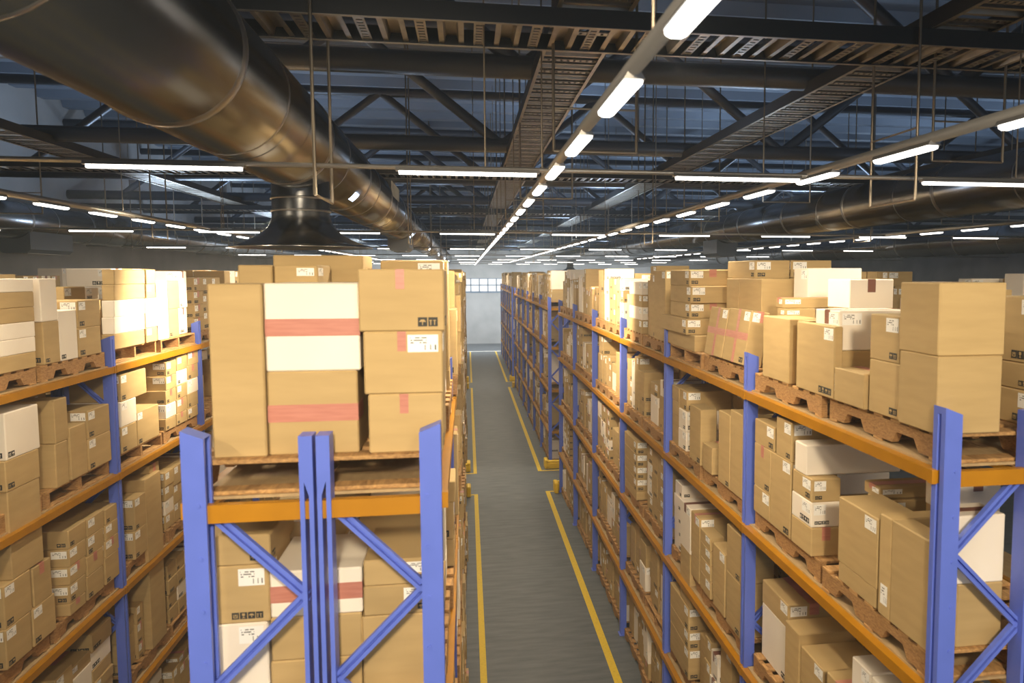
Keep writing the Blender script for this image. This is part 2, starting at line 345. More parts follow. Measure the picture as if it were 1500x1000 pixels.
# ------------------------------------------------------------------ cartons and pallets
rng=random.Random(11)
HAND=[
('A1a', 2.22, 2.562, 3.524, 3.886, 4.662, 5.014, 't', '', 0),
('A1b', 2.22, 2.575, 3.533, 3.898, 5.015, 5.368, 't', '', 0),
('A2a', 2.24, 2.6, 3.896, 4.242, 4.649, 4.933, 't', 'm', 0),
('A2b', 2.24, 2.6, 3.913, 4.242, 4.933, 5.188, 't', 'ml', 0),
('A3a', 2.22, 2.52, 4.256, 4.642, 4.68, 4.84, 't', 't', 0),
('A4a', 2.28, 2.73, 4.694, 4.986, 4.735, 4.931, 't', 't', 0),
('A4b', 2.28, 2.78, 4.704, 5.062, 4.931, 5.181, 'w', 'lt', 0),
('A5', 2.62, 2.951, 5.264, 5.617, 5.168, 5.372, 'w', 't', 0),
('B1', 2.22, 2.52, 4.641, 5.229, 4.688, 5.087, 't', 'lm', 0),
('B2', 2.22, 2.47, 5.163, 5.351, 4.683, 5.091, 't', 'l', 0),
('B3', 2.22, 2.47, 5.353, 5.87, 4.673, 5.095, 't', '', 0),
('B4a', 2.45, 3.013, 6.044, 6.204, 5.137, 5.223, 't', 'ltm', 0),
('B4b', 2.45, 2.705, 5.999, 6.171, 5.064, 5.138, 't', 'l', 0),
('B5', 2.5, 2.902, 6.652, 7.25, 4.981, 5.369, 't', '', 0),
('B5b', 2.5, 2.9, 7.245, 7.616, 5.034, 5.366, 't', '', 0),
('B5c', 2.5, 3.0, 6.572, 6.901, 4.657, 4.985, 't', '', 0),
('B6', 2.56, 2.89, 6.985, 7.766, 5.373, 5.533, 't', 'lm', 0),
('B7', 2.9, 3.288, 6.974, 7.289, 5.373, 5.533, 't', 'lm', 0),
('C1', 2.22, 2.38, 6.315, 6.883, 4.679, 5.093, 't', 'tlm', 9),
('C2', 2.22, 2.38, 6.896, 7.431, 4.67, 5.083, 't', 'tl', 9),
('C3a', 2.22, 2.72, 7.742, 8.938, 4.618, 4.795, 't', '', 0),
('C3b', 2.17, 2.67, 7.885, 8.935, 4.792, 4.957, 't', 'lm', 0),
('C3c', 2.22, 2.72, 7.941, 8.728, 4.947, 5.113, 't', 'ltm', 0),
('C3d', 2.22, 2.72, 7.896, 8.733, 5.129, 5.287, 't', 'lm', 0),
('C3e', 2.22, 2.72, 7.965, 8.738, 5.293, 5.451, 't', 'ltm', 0),
('D1', 2.22, 2.62, 8.973, 9.53, 4.687, 5.449, 't', 'l', 0),
('D20', 2.22, 2.373, 10.231, 11.036, 5.138, 5.305, 'w', 'l', 0),
('D21', 2.22, 2.373, 10.228, 11.034, 4.979, 5.138, 't', 'l', 0),
('D22', 2.22, 2.373, 10.226, 11.032, 4.811, 4.979, 'w', 'l', 0),
('D23', 2.22, 2.374, 10.223, 11.03, 4.652, 4.811, 't', 'l', 0),
('E1', 2.22, 2.345, 3.541, 3.911, 3.634, 4.102, 't', '', 0),
('E2', 2.22, 2.57, 3.906, 4.04, 3.641, 4.102, 't', 'l', 0),
('E3', 2.22, 2.5, 4.051, 4.539, 3.659, 4.059, 't', 'l', 0),
('E4', 2.5, 3.0, 4.548, 4.76, 4.009, 4.093, 't', 'ltm', 0),
('E4b', 2.5, 2.95, 4.507, 4.716, 3.935, 4.019, 't', 'l', 0),
('F1', 2.22, 2.431, 4.918, 5.261, 3.573, 3.733, 't', 't', 0),
('F2', 2.22, 2.43, 4.926, 5.259, 3.733, 3.903, 'w', 'lm', 0),
('F3', 2.22, 2.426, 4.926, 5.252, 3.906, 4.061, 't', 'lm', 0),
('F4', 2.22, 2.905, 5.019, 5.22, 4.04, 4.266, 'w', '', 0),
('G1', 2.22, 2.57, 5.274, 5.667, 3.58, 4.091, 't', 'lm', 0),
('G2', 2.22, 2.67, 5.272, 5.567, 4.098, 4.372, 't', 'lm', 0),
('H1', 2.22, 2.62, 5.667, 6.017, 3.604, 3.752, 't', 'l', 0),
('H2', 2.22, 2.62, 5.626, 6.015, 3.765, 4.092, 't', 'tm', 0),
('H3', 2.22, 2.62, 5.593, 6.013, 4.102, 4.28, 't', 'lm', 0),
('S1', -1.061, -0.848, 3.58, 3.94, 4.62, 5.368, 't', '', 0),
('S2a', -0.87, -0.473, 3.6, 4.1, 4.623, 4.995, 't', 'T', 0),
('S2b', -0.868, -0.458, 3.6, 4.1, 4.996, 5.37, 'w', 'T', 0),
('S3a', -0.427, -0.113, 3.57, 4.07, 4.615, 4.892, 't', 'vm', 0),
('S3b', -0.441, -0.109, 3.57, 4.07, 4.893, 5.163, 't', 'vl', 0),
('S3c', -0.457, -0.098, 3.57, 4.07, 5.163, 5.43, 't', 'vm', 0),
('U1', -1.068, -0.582, 4.75, 5.25, 5.357, 5.515, 't', '', 0),
('U2', -1.126, -0.964, 4.3, 4.8, 5.345, 5.454, 't', '', 0),
('U3', -0.972, -0.748, 4.32, 4.72, 5.359, 5.455, 't', 'l', 0),
('V1a', -1.136, -0.868, 3.62, 4.07, 3.896, 4.153, 't', 'ml', 0),
('V1b', -1.126, -0.858, 3.62, 4.12, 4.153, 4.287, 't', 'm', 0),
('V1c', -1.132, -0.88, 3.62, 4.07, 3.632, 3.895, 'w', 'ml', 0),
('V2a', -0.865, -0.478, 3.62, 4.12, 3.909, 4.117, 'w', 'T', 0),
('V2b', -0.868, -0.483, 3.62, 4.12, 3.712, 3.909, 't', '', 0),
('V2c', -0.874, -0.488, 3.62, 4.12, 3.55, 3.712, 't', '', 0),
('V3a', -0.474, -0.153, 3.62, 4.12, 3.887, 4.024, 't', 'lm', 0),
('V3b', -0.471, -0.151, 3.62, 4.12, 4.024, 4.142, 't', 'lm', 0),
('V3c', -0.483, -0.156, 3.62, 4.12, 3.52, 3.887, 't', '', 0),
('a0', -4.06, -3.56, 6.796, 7.473, 5.256, 5.369, 'w', '', 0),
('a1', -4.06, -3.56, 6.782, 7.469, 5.13, 5.263, 't', '', 0),
('a2', -4.06, -3.56, 6.769, 7.464, 5.011, 5.137, 't', '', 0),
('a3', -4.06, -3.56, 6.755, 7.459, 4.884, 5.018, 'w', '', 0),
('a4', -4.06, -3.56, 6.741, 7.453, 4.758, 4.89, 'w', '', 0),
('a5', -4.06, -3.56, 6.728, 7.448, 4.636, 4.765, 't', '', 0),
('b', -3.96, -3.56, 7.563, 7.851, 5.004, 5.37, 'w', '', 0),
('c', -3.96, -3.56, 7.575, 7.858, 4.632, 5.001, 't', 'm', 0),
('d', -3.96, -3.56, 7.848, 8.19, 4.639, 5.084, 'w', 'm', 0),
('e1', -4.06, -3.56, 8.219, 8.688, 4.905, 5.163, 't', 'lm', 0),
('e2', -4.06, -3.56, 8.207, 8.675, 4.647, 4.904, 't', 'lm', 0),
('f0', -3.679, -3.56, 9.048, 9.854, 5.299, 5.455, 't', '', 0),
('f1', -3.679, -3.56, 9.029, 9.833, 5.138, 5.299, 't', '', 0),
('f2', -3.679, -3.56, 9.009, 9.811, 4.965, 5.138, 'w', '', 0),
('f3', -3.679, -3.56, 8.989, 9.788, 4.793, 4.965, 'w', '', 0),
('f4', -3.679, -3.56, 8.97, 9.766, 4.638, 4.793, 't', '', 0),
('g1', -3.96, -3.56, 9.895, 10.166, 5.295, 5.459, 't', 'l', 0),
('g2', -3.96, -3.56, 9.876, 10.145, 5.135, 5.295, 't', 'l', 0),
('g3', -3.96, -3.56, 9.835, 10.181, 4.805, 5.135, 'w', '', 0),
('g4', -3.96, -3.56, 9.814, 10.149, 4.634, 4.805, 't', 'l', 0),
('h1', -3.96, -3.56, 10.178, 10.521, 4.655, 5.329, 'w', '', 0),
('h2', -3.96, -3.56, 10.519, 10.877, 4.667, 4.983, 't', 'm', 0),
('h3', -3.96, -3.56, 10.537, 10.936, 4.984, 5.326, 't', '', 0),
('i1', -4.01, -3.56, 6.917, 7.429, 3.955, 4.327, 'w', 'm', 0),
('i2', -4.01, -3.56, 6.89, 7.402, 3.71, 3.955, 't', 'm', 0),
('j1', -3.96, -3.56, 7.682, 7.924, 3.933, 4.312, 't', '', 0),
('j2', -3.96, -3.56, 7.664, 7.895, 3.539, 3.928, 't', '', 0),
('k1', -3.86, -3.56, 7.935, 8.257, 3.538, 4.02, 't', '', 0),
('l1', -4.06, -3.56, 8.295, 8.779, 3.847, 4.114, 't', 'lm', 0),
('l2', -4.06, -3.56, 8.285, 8.78, 3.565, 3.843, 't', 'lm', 0),
('m1', -4.06, -3.56, 9.064, 9.753, 4.082, 4.364, 't', 'lm', 0),
('m2', -4.06, -3.56, 9.043, 9.465, 3.821, 4.08, 'w', 'l', 0),
('m3', -4.06, -3.56, 9.027, 9.432, 3.548, 3.818, 't', 'lm', 0),
('m4', -4.06, -3.56, 9.441, 10.072, 3.578, 3.908, 't', 'lm', 0),
('n00', -4.06, -3.56, 10.365, 10.712, 4.186, 4.355, 't', 'lm', 0),
('n01', -4.06, -3.56, 10.344, 10.69, 4.018, 4.186, 't', 'tl', 0),
('n02', -4.06, -3.56, 10.323, 10.668, 3.85, 4.018, 't', 'tm', 0),
('n03', -4.06, -3.56, 10.302, 10.646, 3.682, 3.85, 'w', 'l', 0),
('n04', -4.06, -3.56, 10.282, 10.624, 3.514, 3.682, 't', 'm', 0),
('n10', -4.06, -3.56, 10.739, 11.113, 4.205, 4.38, 't', 'l', 0),
('n11', -4.06, -3.56, 10.717, 11.09, 4.03, 4.205, 'w', 'm', 0),
('n12', -4.06, -3.56, 10.695, 11.067, 3.856, 4.03, 't', 'lm', 0),
('n13', -4.06, -3.56, 10.673, 11.044, 3.681, 3.856, 't', 'tl', 0),
('n14', -4.06, -3.56, 10.652, 11.021, 3.507, 3.681, 't', 'tm', 0),
('n20', -4.06, -3.56, 11.143, 11.547, 4.225, 4.407, 't', 'tl', 0),
('n21', -4.06, -3.56, 11.12, 11.523, 4.043, 4.225, 't', 'tm', 0),
('n22', -4.06, -3.56, 11.096, 11.498, 3.862, 4.043, 'w', 'l', 0),
('n23', -4.06, -3.56, 11.073, 11.474, 3.681, 3.862, 't', 'm', 0),
('n24', -4.06, -3.56, 11.05, 11.45, 3.5, 3.681, 't', 'lm', 0),
('p1', -4.06, -3.56, 6.76, 7.161, 2.673, 3.002, 't', 'lm', 0),
('p2', -4.06, -3.56, 6.751, 7.128, 2.32, 2.66, 't', 'lm', 0),
('p3', -4.06, -3.56, 7.187, 7.487, 2.664, 2.99, 't', 't', 0),
('p4', -4.06, -3.56, 7.15, 7.524, 2.27, 2.661, 't', 'lm', 0),
('q10', -4.06, -3.56, 7.81, 8.155, 2.944, 3.109, 't', 'm', 0),
('q11', -4.06, -3.56, 7.799, 8.136, 2.783, 2.942, 't', 'l', 0),
('q12', -4.06, -3.56, 7.789, 8.116, 2.619, 2.78, 't', 'lt', 0),
('q13', -4.06, -3.56, 7.778, 8.097, 2.451, 2.616, 't', 'lm', 0),
('q14', -4.06, -3.56, 7.768, 8.077, 2.293, 2.448, 't', 'mt', 0),
('q20', -4.06, -3.56, 8.175, 8.528, 2.931, 3.1, 't', 'l', 0),
('q21', -4.06, -3.56, 8.154, 8.507, 2.748, 2.931, 't', 'lm', 0),
('q22', -4.06, -3.56, 8.133, 8.484, 2.566, 2.748, 't', 't', 0),
('q23', -4.06, -3.56, 8.112, 8.462, 2.39, 2.566, 't', 'm', 0),
('q24', -4.06, -3.56, 8.099, 8.444, 2.272, 2.39, 't', 'lt', 0),
('q30', -4.06, -3.56, 8.56, 8.886, 2.927, 3.083, 't', 'm', 0),
('q31', -4.06, -3.56, 8.542, 8.867, 2.773, 2.927, 't', 'l', 0),
('q32', -4.06, -3.56, 8.522, 8.847, 2.607, 2.773, 't', 'tl', 0),
('q33', -4.06, -3.56, 8.501, 8.826, 2.426, 2.607, 't', 'm', 0),
('q34', -4.06, -3.56, 8.48, 8.804, 2.246, 2.426, 't', 't', 0),
('r1', -4.06, -3.56, 9.259, 9.602, 2.66, 2.997, 't', 'lm', 0),
('r2', -4.06, -3.56, 9.227, 9.648, 2.297, 2.645, 't', 'lm', 0),
('r3', -4.06, -3.56, 9.567, 10.04, 2.187, 3.129, 't', '', 0),
('W1', 2.368, 2.639, 3.56, 3.78, 3.866, 4.214, 'w', 't', 0),
('W2', 2.387, 2.64, 3.56, 3.78, 3.591, 3.866, 't', 't', 0),
('W3', 2.646, 2.93, 4.0, 4.3, 4.066, 4.294, 'w', 't', 0),
('aa1', 2.22, 2.82, 7.844, 8.249, 2.529, 3.012, 'w', 'lt', 0),
('aa2', 2.22, 2.594, 7.508, 7.819, 2.581, 3.011, 't', 'lt', 0),
('aa30', 2.22, 2.358, 7.151, 7.494, 2.804, 2.934, 't', 'l', 0),
('aa31', 2.22, 2.358, 7.145, 7.489, 2.66, 2.804, 't', 'l', 0),
('aa32', 2.22, 2.359, 7.14, 7.484, 2.511, 2.66, 't', 'l', 0),
('aa33', 2.22, 2.359, 7.135, 7.479, 2.36, 2.511, 't', 'l', 0),
('aa4', 2.22, 2.57, 6.709, 7.072, 2.452, 2.925, 't', 'l', 0),
('aa5', 2.22, 2.52, 6.297, 6.671, 2.427, 2.811, 't', 'm', 0),
('aa6', 2.22, 2.52, 6.299, 6.672, 2.817, 3.228, 't', 'm', 0),
('ab0', 2.22, 2.544, 7.891, 8.66, 1.686, 1.938, 't', 'tml', 0),
('ab1', 2.22, 2.545, 7.885, 8.654, 1.497, 1.686, 't', 'lm', 0),
('ab2', 2.22, 2.545, 7.876, 8.647, 1.19, 1.497, 't', 'ltm', 0),
('ac1', 2.22, 2.383, 7.503, 7.904, 3.57, 4.093, 't', 'm', 0),
('ac2', 2.22, 2.52, 7.127, 7.43, 3.573, 3.798, 't', 't', 0),
('ac3', 2.22, 2.52, 6.616, 6.944, 3.572, 4.192, 't', 'm', 0),
('ac4', 2.22, 2.52, 6.291, 6.613, 3.6, 4.248, 't', '', 0),
('ad0', 2.22, 2.58, 10.542, 11.371, 2.974, 3.149, 't', 'tml', 0),
('ad1', 2.22, 2.58, 10.54, 11.369, 2.806, 2.974, 't', 'lm', 0),
('ad2', 2.22, 2.58, 10.537, 11.368, 2.637, 2.806, 't', 'ltm', 0),
('ad3', 2.22, 2.581, 10.535, 11.366, 2.468, 2.637, 't', 'lm', 0),

]
boxes=[]       # dicts: x0 x1 y0 y1 z0 z1 col dec row sec bay half lev
def mk(x0,x1,y0,y1,z0,z1,col,dec,tilt=0,rot=0,hand=False):
    return dict(x0=x0,x1=x1,y0=y0,y1=y1,z0=z0,z1=z1,col=col,dec=dec,tilt=tilt,rot=rot,hand=hand)
PH=.148
tops=[PH]+[z+ND+PH for z in LV]
clear=[LV[0]-.07-PH]+[LV[i+1]-.07-(LV[i]+ND+PH) for i in range(3)]+[.9]
def overlaps(a,b,e=.004):
    return a['x0']<b['x1']-e and b['x0']<a['x1']-e and a['y0']<b['y1']-e and b['y0']<a['y1']-e and a['z0']<b['z1']-e and b['z0']<a['z1']-e
# --- the loads seen closest, measured one by one
hb=[]
for (nm,x0,x1,y0,y1,z0,z1,c_,dec,tilt) in HAND:
    for t in tops:
        if abs(z0-t)<.11: z0=t
    hb.append(mk(x0,x1,y0+.003,y1-.006,z0,z1,c_,dec,tilt,hand=True))
hb.sort(key=lambda b:b['z0'])
done=[]
for b in hb:
    for o in done:
        if b['x0']<o['x1']-.03 and o['x0']<b['x1']-.03 and b['y0']<o['y1']-.03 and o['y0']<b['y1']-.03:
            if abs(b['z0']-o['z1'])<.05: b['z0']=o['z1']+.001
        if overlaps(b,o):
            oy=min(b['y1'],o['y1'])-max(b['y0'],o['y0']); ox=min(b['x1'],o['x1'])-max(b['x0'],o['x0']); oz=min(b['z1'],o['z1'])-max(b['z0'],o['z0'])
            if oz<.06: b['z0']=o['z1']+.001
            elif oy<=ox:
                if b['y0']<o['y0']: b['y1']=o['y0']-.004
                else: b['y0']=o['y1']+.004
            else:
                if b['x0']<o['x0']: b['x1']=o['x0']-.004
                else: b['x0']=o['x1']+.004
    if b['y1']-b['y0']>.03 and b['x1']-b['x0']>.03 and b['z1']-b['z0']>.05: done.append(b)
fill=[]
for b in done:
    t=max([t for t in tops if t<=b['z0']+.02])
    if b['z0']-t>.03:
        sup=[o['z1'] for o in done if o is not b and o['x0']<b['x1']-.03 and b['x0']<o['x1']-.03 and o['y0']<b['y1']-.03 and b['y0']<o['y1']-.03 and o['z1']<=b['z0']+.01]
        if not sup or b['z0']-max(sup)>.02:
            base=max(sup) if sup else t
            f_=mk(b['x0']+.004,b['x1']-.004,b['y0']+.012,b['y1']-.008,base+.001,b['z0']-.001,'t','')
            if not any(overlaps(f_,o) for o in done+fill): fill.append(f_)
            else:
                f_['z0']=t; 
hand=done+fill
boxes+=hand
pallets=[]
def columns(lo,hi,rng,wmin,wmax):
    a=[];y=lo
    while hi-y>wmin*.9:
        w=min(rng.uniform(wmin,wmax),hi-y)
        if hi-(y+w)<wmin*.6: w=hi-y
        a.append((y,y+w)); y+=w
    return a
DEC=['lm','l','m','lm','t','tl','tlm','','m','l']
def stack(x0,x1,y0,y1,z,ztop,rng,style,fr):
    g=.004; hs=[]
    H_=ztop-z
    if style=='grid': n=max(2,round(H_/rng.choice([.16,.2,.26]))); hs=[H_/n]*n
    else:
        h=0
        while H_-h>.1:
            k=rng.choice([.12,.17,.2,.26,.34,.5,.5,.7]); k=min(k*rng.uniform(.85,1.15),H_-h)
            if H_-h-k<.1: k=H_-h
            hs.append(k);h+=k
    zz=z+.001; out=[]
    alt=rng.random()<.2; wc=rng.random()<.06
    dd=rng.choice(DEC)
    for i,h in enumerate(hs):
        col='w' if (alt and i%2==rng.randint(0,1)) or wc or rng.random()<.08 else 't'
        j=rng.uniform(0,.018) if fr else 0
        sh=rng.uniform(-.012,.012)
        b=mk(x0+g,x1-g,y0+g,y1-g,zz,zz+h-.0015,col,dd if style=='grid' or rng.random()<.4 else rng.choice(DEC),0,rng.choice([0,0,0,rng.uniform(-1.6,1.6)]) if y1-y0>.2 else 0)
        if fr==1: b['x0']+=j
        elif fr==-1: b['x1']-=j
        out.append(b); zz+=h
    return out
def load(x0,x1,y0,y1,lev,fr,rng):
    z=tops[lev]; c=clear[lev]
    style=rng.choice(['grid','mixed','mixed','mixed','grid','tall','sparse'])
    T=c*(rng.uniform(.72,.97) if lev==4 else rng.uniform(.66,.95))
    out=[]; df=rng.uniform(.38,.52)
    xs=[(x0,x0+df),(x0+df,x1)] if fr==1 else [(x1-df,x1),(x0,x1-df)]
    for li,(xa,xb) in enumerate(xs):
        if li==1: style=rng.choice(['mixed','grid']); T=min(c*.97,T*rng.uniform(.8,1.1))
        wm={'grid':(.26,.34),'mixed':(.19,.48),'tall':(.12,.36),'sparse':(.2,.4)}[style]
        cols=columns(y0,y1,rng,*wm)
        if style=='grid': n=len(cols); cols=[(y0+(y1-y0)*i/n,y0+(y1-y0)*(i+1)/n) for i in range(n)]
        for (ya,yb) in cols:
            if style=='sparse' and rng.random()<.4 and li==0: continue
            t=T if style=='grid' else min(c*.97,T*rng.uniform(.62,1.12))
            sa,sb=xa,xb
            if style!='grid' and li==0 and fr: 
                q=rng.uniform(0,.05); sa,sb=(xa+q,xb) if fr==1 else (xa,xb-q)
            
            if fr==-1 and x0>-2 and li==0 and rng.random()<.7: sb+=rng.uniform(.0,.06)
            out+=stack(sa,sb,ya,yb,z,z+t,rng,style if style=='grid' else 'mixed',fr if li==0 else 0)
    return out
def full(pal,b):  return b['x0']<pal[1] and b['x1']>pal[0] and b['y0']<pal[3] and b['y1']>pal[2]
PLAN=[('R1',(0,1,2),(0,1,2,3,4)),('L1',(0,1,2),(0,1,2,3,4)),('L2',(0,),(0,1,2,3,4)),('R2',(0,),(3,4)),('L3',(0,),(3,4))]
for key,secs,levs in PLAN:
    x=ROW[key]; fr={'R1':1,'L1':-1,'L2':-1,'R2':1,'L3':-1}[key]
    for si in secs:
        ys,nb=SEC[si]
        for bay in range(nb):
            for half in (0,1):
                py0=ys+bay*BAY+.02+half*1.29
                for lev in levs:
                    r=random.Random(hash((key=='R1',key=='L1',len(key)*7+ord(key[1]),si,bay,half,lev,5))&0xffffff)
                    turned= (key=='L2' and bay==2 and lev==4) or (r.random()<.14 and not (si==0 and bay==0))
                    L_=1.18
                    pz=tops[lev]-PH
                    dx=r.uniform(.0,.06) if key=='L1' and not (si==0 and bay==0 and half==0) else r.uniform(.01,.05) if key=='R1' else r.uniform(-.05,-.01) if key=='L2' else r.uniform(-.02,.015)
                    pal=dict(x0=x+.012+dx,x1=x+RW-.012+dx,y0=py0,y1=py0+1.22,z=pz,turned=turned,row=key,sec=si,bay=bay,half=half,lev=lev)
                    pallets.append(pal)
                    if key=='R1' and si==0 and lev==2 and bay in (1,2) and half==0 : pass
                    new=load(pal['x0']+.01,pal['x1']-.01,py0+.015,py0+1.205,lev,fr,r)
                    mine=[h for h in hand if h['y1']>py0-.1 and h['y0']<py0+1.3 and tops[lev]-.05<=h['z0']<tops[lev]+1. and x-.2<h['x0']<x+RW]
                    if mine:
                        bad=set()
                        for b in new:
                            colk=(round(b['y0'],1),round(b['x0'],1))
                            if any(b['x0']<h['x1']+.005 and h['x0']<b['x1']+.005 and b['y0']<h['y1']+.005 and h['y0']<b['y1']+.005 for h in mine): b['bad']=1
                        new=[b for b in new if 'bad' not in b]
                        for b in new:   # keep the rest lower than the measured loads
                            pass
                    boxes+=new
def place(b):
    """row, level, bay of a carton"""
    for k in ROW:
        if ROW[k]-.3<(b['x0']+b['x1'])/2<ROW[k]+RW+.3: b['row']=k
    yc=(b['y0']+b['y1'])/2; b['sec']=0
    for si,(ys,nb) in enumerate(SEC):
        if yc>ys-.4: b['sec']=si
    b['bay']=max(0,min(5,int((yc-SEC[b['sec']][0])/BAY)))
    b['lev']=max(i for i in range(5) if b['z0']>tops[i]-.06)
for b in boxes: place(b)
# --- which ones the camera sees (decides which get an object of their own)
vs=[];fs=[];own=[]
def addb(x0,x1,y0,y1,z0,z1,k):
    o=len(vs); vs.extend([(x0,y0,z0),(x1,y0,z0),(x1,y1,z0),(x0,y1,z0),(x0,y0,z1),(x1,y0,z1),(x1,y1,z1),(x0,y1,z1)])
    for f in ((0,3,2,1),(4,5,6,7),(0,1,5,4),(1,2,6,5),(2,3,7,6),(3,0,4,7)): fs.append(tuple(i+o for i in f)); own.append(k)
for i,b in enumerate(boxes): addb(b['x0'],b['x1'],b['y0'],b['y1'],b['z0'],b['z1'],i)
NB=len(boxes)
for i,p in enumerate(pallets): addb(p['x0'],p['x1'],p['y0'],p['y1'],p['z']+.005,p['z']+PH-.002,NB+i)
for o in occ: addb(*o,-1)
bvh=BVHTree.FromPolygons(vs,fs)
hits=[0]*(NB+len(pallets))
for py in range(366,1000,3):
    for px in range(1,1500,3):
        r_=bvh.ray_cast(CAM,pixel_ray(px,py))
        if r_[2] is not None and own[r_[2]]>=0: hits[own[r_[2]]]+=1
for i,b in enumerate(boxes): b['hits']=hits[i]
for i,p in enumerate(pallets): p['hits']=hits[NB+i]
order=sorted([b for b in boxes if b['hits']>0],key=lambda b:-b['hits'])
solo=order[:300]; ids={id(b) for b in solo}
print('cartons',len(boxes),'seen',len(order),'pallets',len(pallets),'seen',sum(p['hits']>0 for p in pallets),'smallest solo hits',solo[-1]['hits'])
# --- carton geometry
def decals(b):
    """(name, kind, MB) pieces around a carton, in local space (origin at the middle of its base)"""
    sx,sy,sz=(b['x1']-b['x0'])/2,(b['y1']-b['y0'])/2,b['z1']-b['z0']
    fr={'R1':-1,'R2':-1,'L1':1,'L2':1,'L3':1}[b['row']]
    faces={}
    # origin at face centre bottom; r = viewer's right, n = outward normal
    faces['a']=(Vector((fr*sx,0,0)),Vector((0,fr,0)),Vector((fr,0,0)),sy)
    faces['n']=(Vector((0,-sy,0)),Vector((1,0,0)),Vector((0,-1,0)),sx)
    corner={'a':-fr,'n':fr}
    out=[]
    def quad(f,u0,u1,v0,v1,t=.0008,mb=None,mi=0,uv=False):
        o,r,n,hw=faces[f]; mb=mb or MB()
        P=[o+r*u+Vector((0,0,v))+n*e for e in (0,t) for u,v in ((u0,v0),(u1,v0),(u1,v1),(u0,v1))]
        i=len(mb.f); mb.add(P,[(4,5,6,7),(0,1,5,4),(1,2,6,5),(2,3,7,6),(3,0,4,7)],mi)
        if uv: mb.uv[i]=1
        return mb
    D=b['dec']
    for f in ('a','n'):
        hw=faces[f][3]; c=corner[f]; 
        if hw<.07: 
            if 'l' in D and sz>.2: out.append(('shipping_label','label',quad(f,-min(.035,hw*.8),min(.035,hw*.8),sz*.12,sz*.12+.11,t=.0014,uv=True)))
            continue
        if 'l' in D and (f=='a' or (b['y0']*1000)%3>1 or b['hand']):
            w=min(.13,hw*.8); h=min(.075,sz*.42); e=hw-.018; u0,u1=(e-w,e) if c>0 else (-e,-e+w)
            out.append(('shipping_label','label',quad(f,u0,u1,sz-.015-h,sz-.015,t=.0014,uv=True)))
        if 'm' in D and sz>.11:
            s=min(.042,sz*.2,hw*.22); e=hw-.025; mb=MB(); ni=4 if (b['x1']*100)%2>1 else 2
            for k in range(ni):
                a=(e-(k+1)*s*1.12 if c>0 else -e+k*s*1.12); z=.02
                if abs(a)>hw-.01: break
                quad(f,a,a+s,z,z+s,.0018,mb,0)
                g=lambda p0,p1,p2,p3: quad(f,a+s*p0,a+s*p1,z+s*p2,z+s*p3,.0024,mb,1)
                if k%4==0: g(.2,.3,.15,.6);g(.12,.38,.6,.7);g(.62,.72,.15,.6);g(.54,.8,.6,.7)
                elif k%4==1: g(.15,.85,.5,.62);g(.28,.72,.62,.75);g(.46,.54,.18,.5)
                elif k%4==2: g(.3,.7,.5,.85);g(.46,.54,.25,.5);g(.32,.68,.15,.25)
                else: g(.2,.8,.2,.3);g(.2,.3,.3,.75);g(.7,.8,.3,.75);g(.4,.6,.45,.75)
            out.append(('handling_marks','marks',mb))
    if 't' in D:
        mb=MB(); w=.03 if sx<.2 else .038; k='n' if sy>=sx*.9 else 'a'
        kk='browntape' if b['col']=='w' else 'tape'
        if k=='n': mb.box(-w,w,-sy,sy,sz,sz+.0012)
        else: mb.box(-sx,sx,-w,w,sz,sz+.0012)
        quad(k,-w,w,sz-min(.09,sz*.45),sz+.001,mb=mb)
        if b['tilt']: quad('a',-sy,sy,sz*.45,sz*.45+.06,mb=mb); quad('a',-w,w,0,sz,.0011,mb=mb)
        out.append(('packing_tape',kk,mb))
    if 'T' in D:
        mb=MB(); quad('n',-sx,sx,sz*.5-.037,sz*.5+.037,mb=mb); quad('a',-sy,sy*.2-sy*.5,sz*.5-.037,sz*.5+.037,mb=mb); out.append(('packing_tape','tape',mb))
    if 'v' in D:
        mb=MB(); quad('n',-.025,.012,sz-.085,sz,mb=mb); out.append(('packing_tape','tape',mb))
    return out
def uvmesh(mb,name,mats):
    me=mb.mesh(name,mats)
    if mb.uv:
        l=me.uv_layers.new(name='UVMap'); 
        for fi in mb.uv:
            p=me.polygons[fi]
            for k,li in enumerate(p.loop_indices): l.data[li].uv=((0,0),(1,0),(1,1),(0,1))[k]
    return me
KM={'label':lambda b:M['label'],'marks':lambda b:[M['black'],M['card'] if b['col']=='t' else M['white']],'tape':lambda b:M['tape'],'browntape':lambda b:M['browntape']}
levn=['floor-level pallet','second level','third level','fourth level','top level']
rown={'R1':'right rack','L1':'centre-left rack','L2':'far left rack','R2':'rack behind right rack','L3':'left wall rack'}
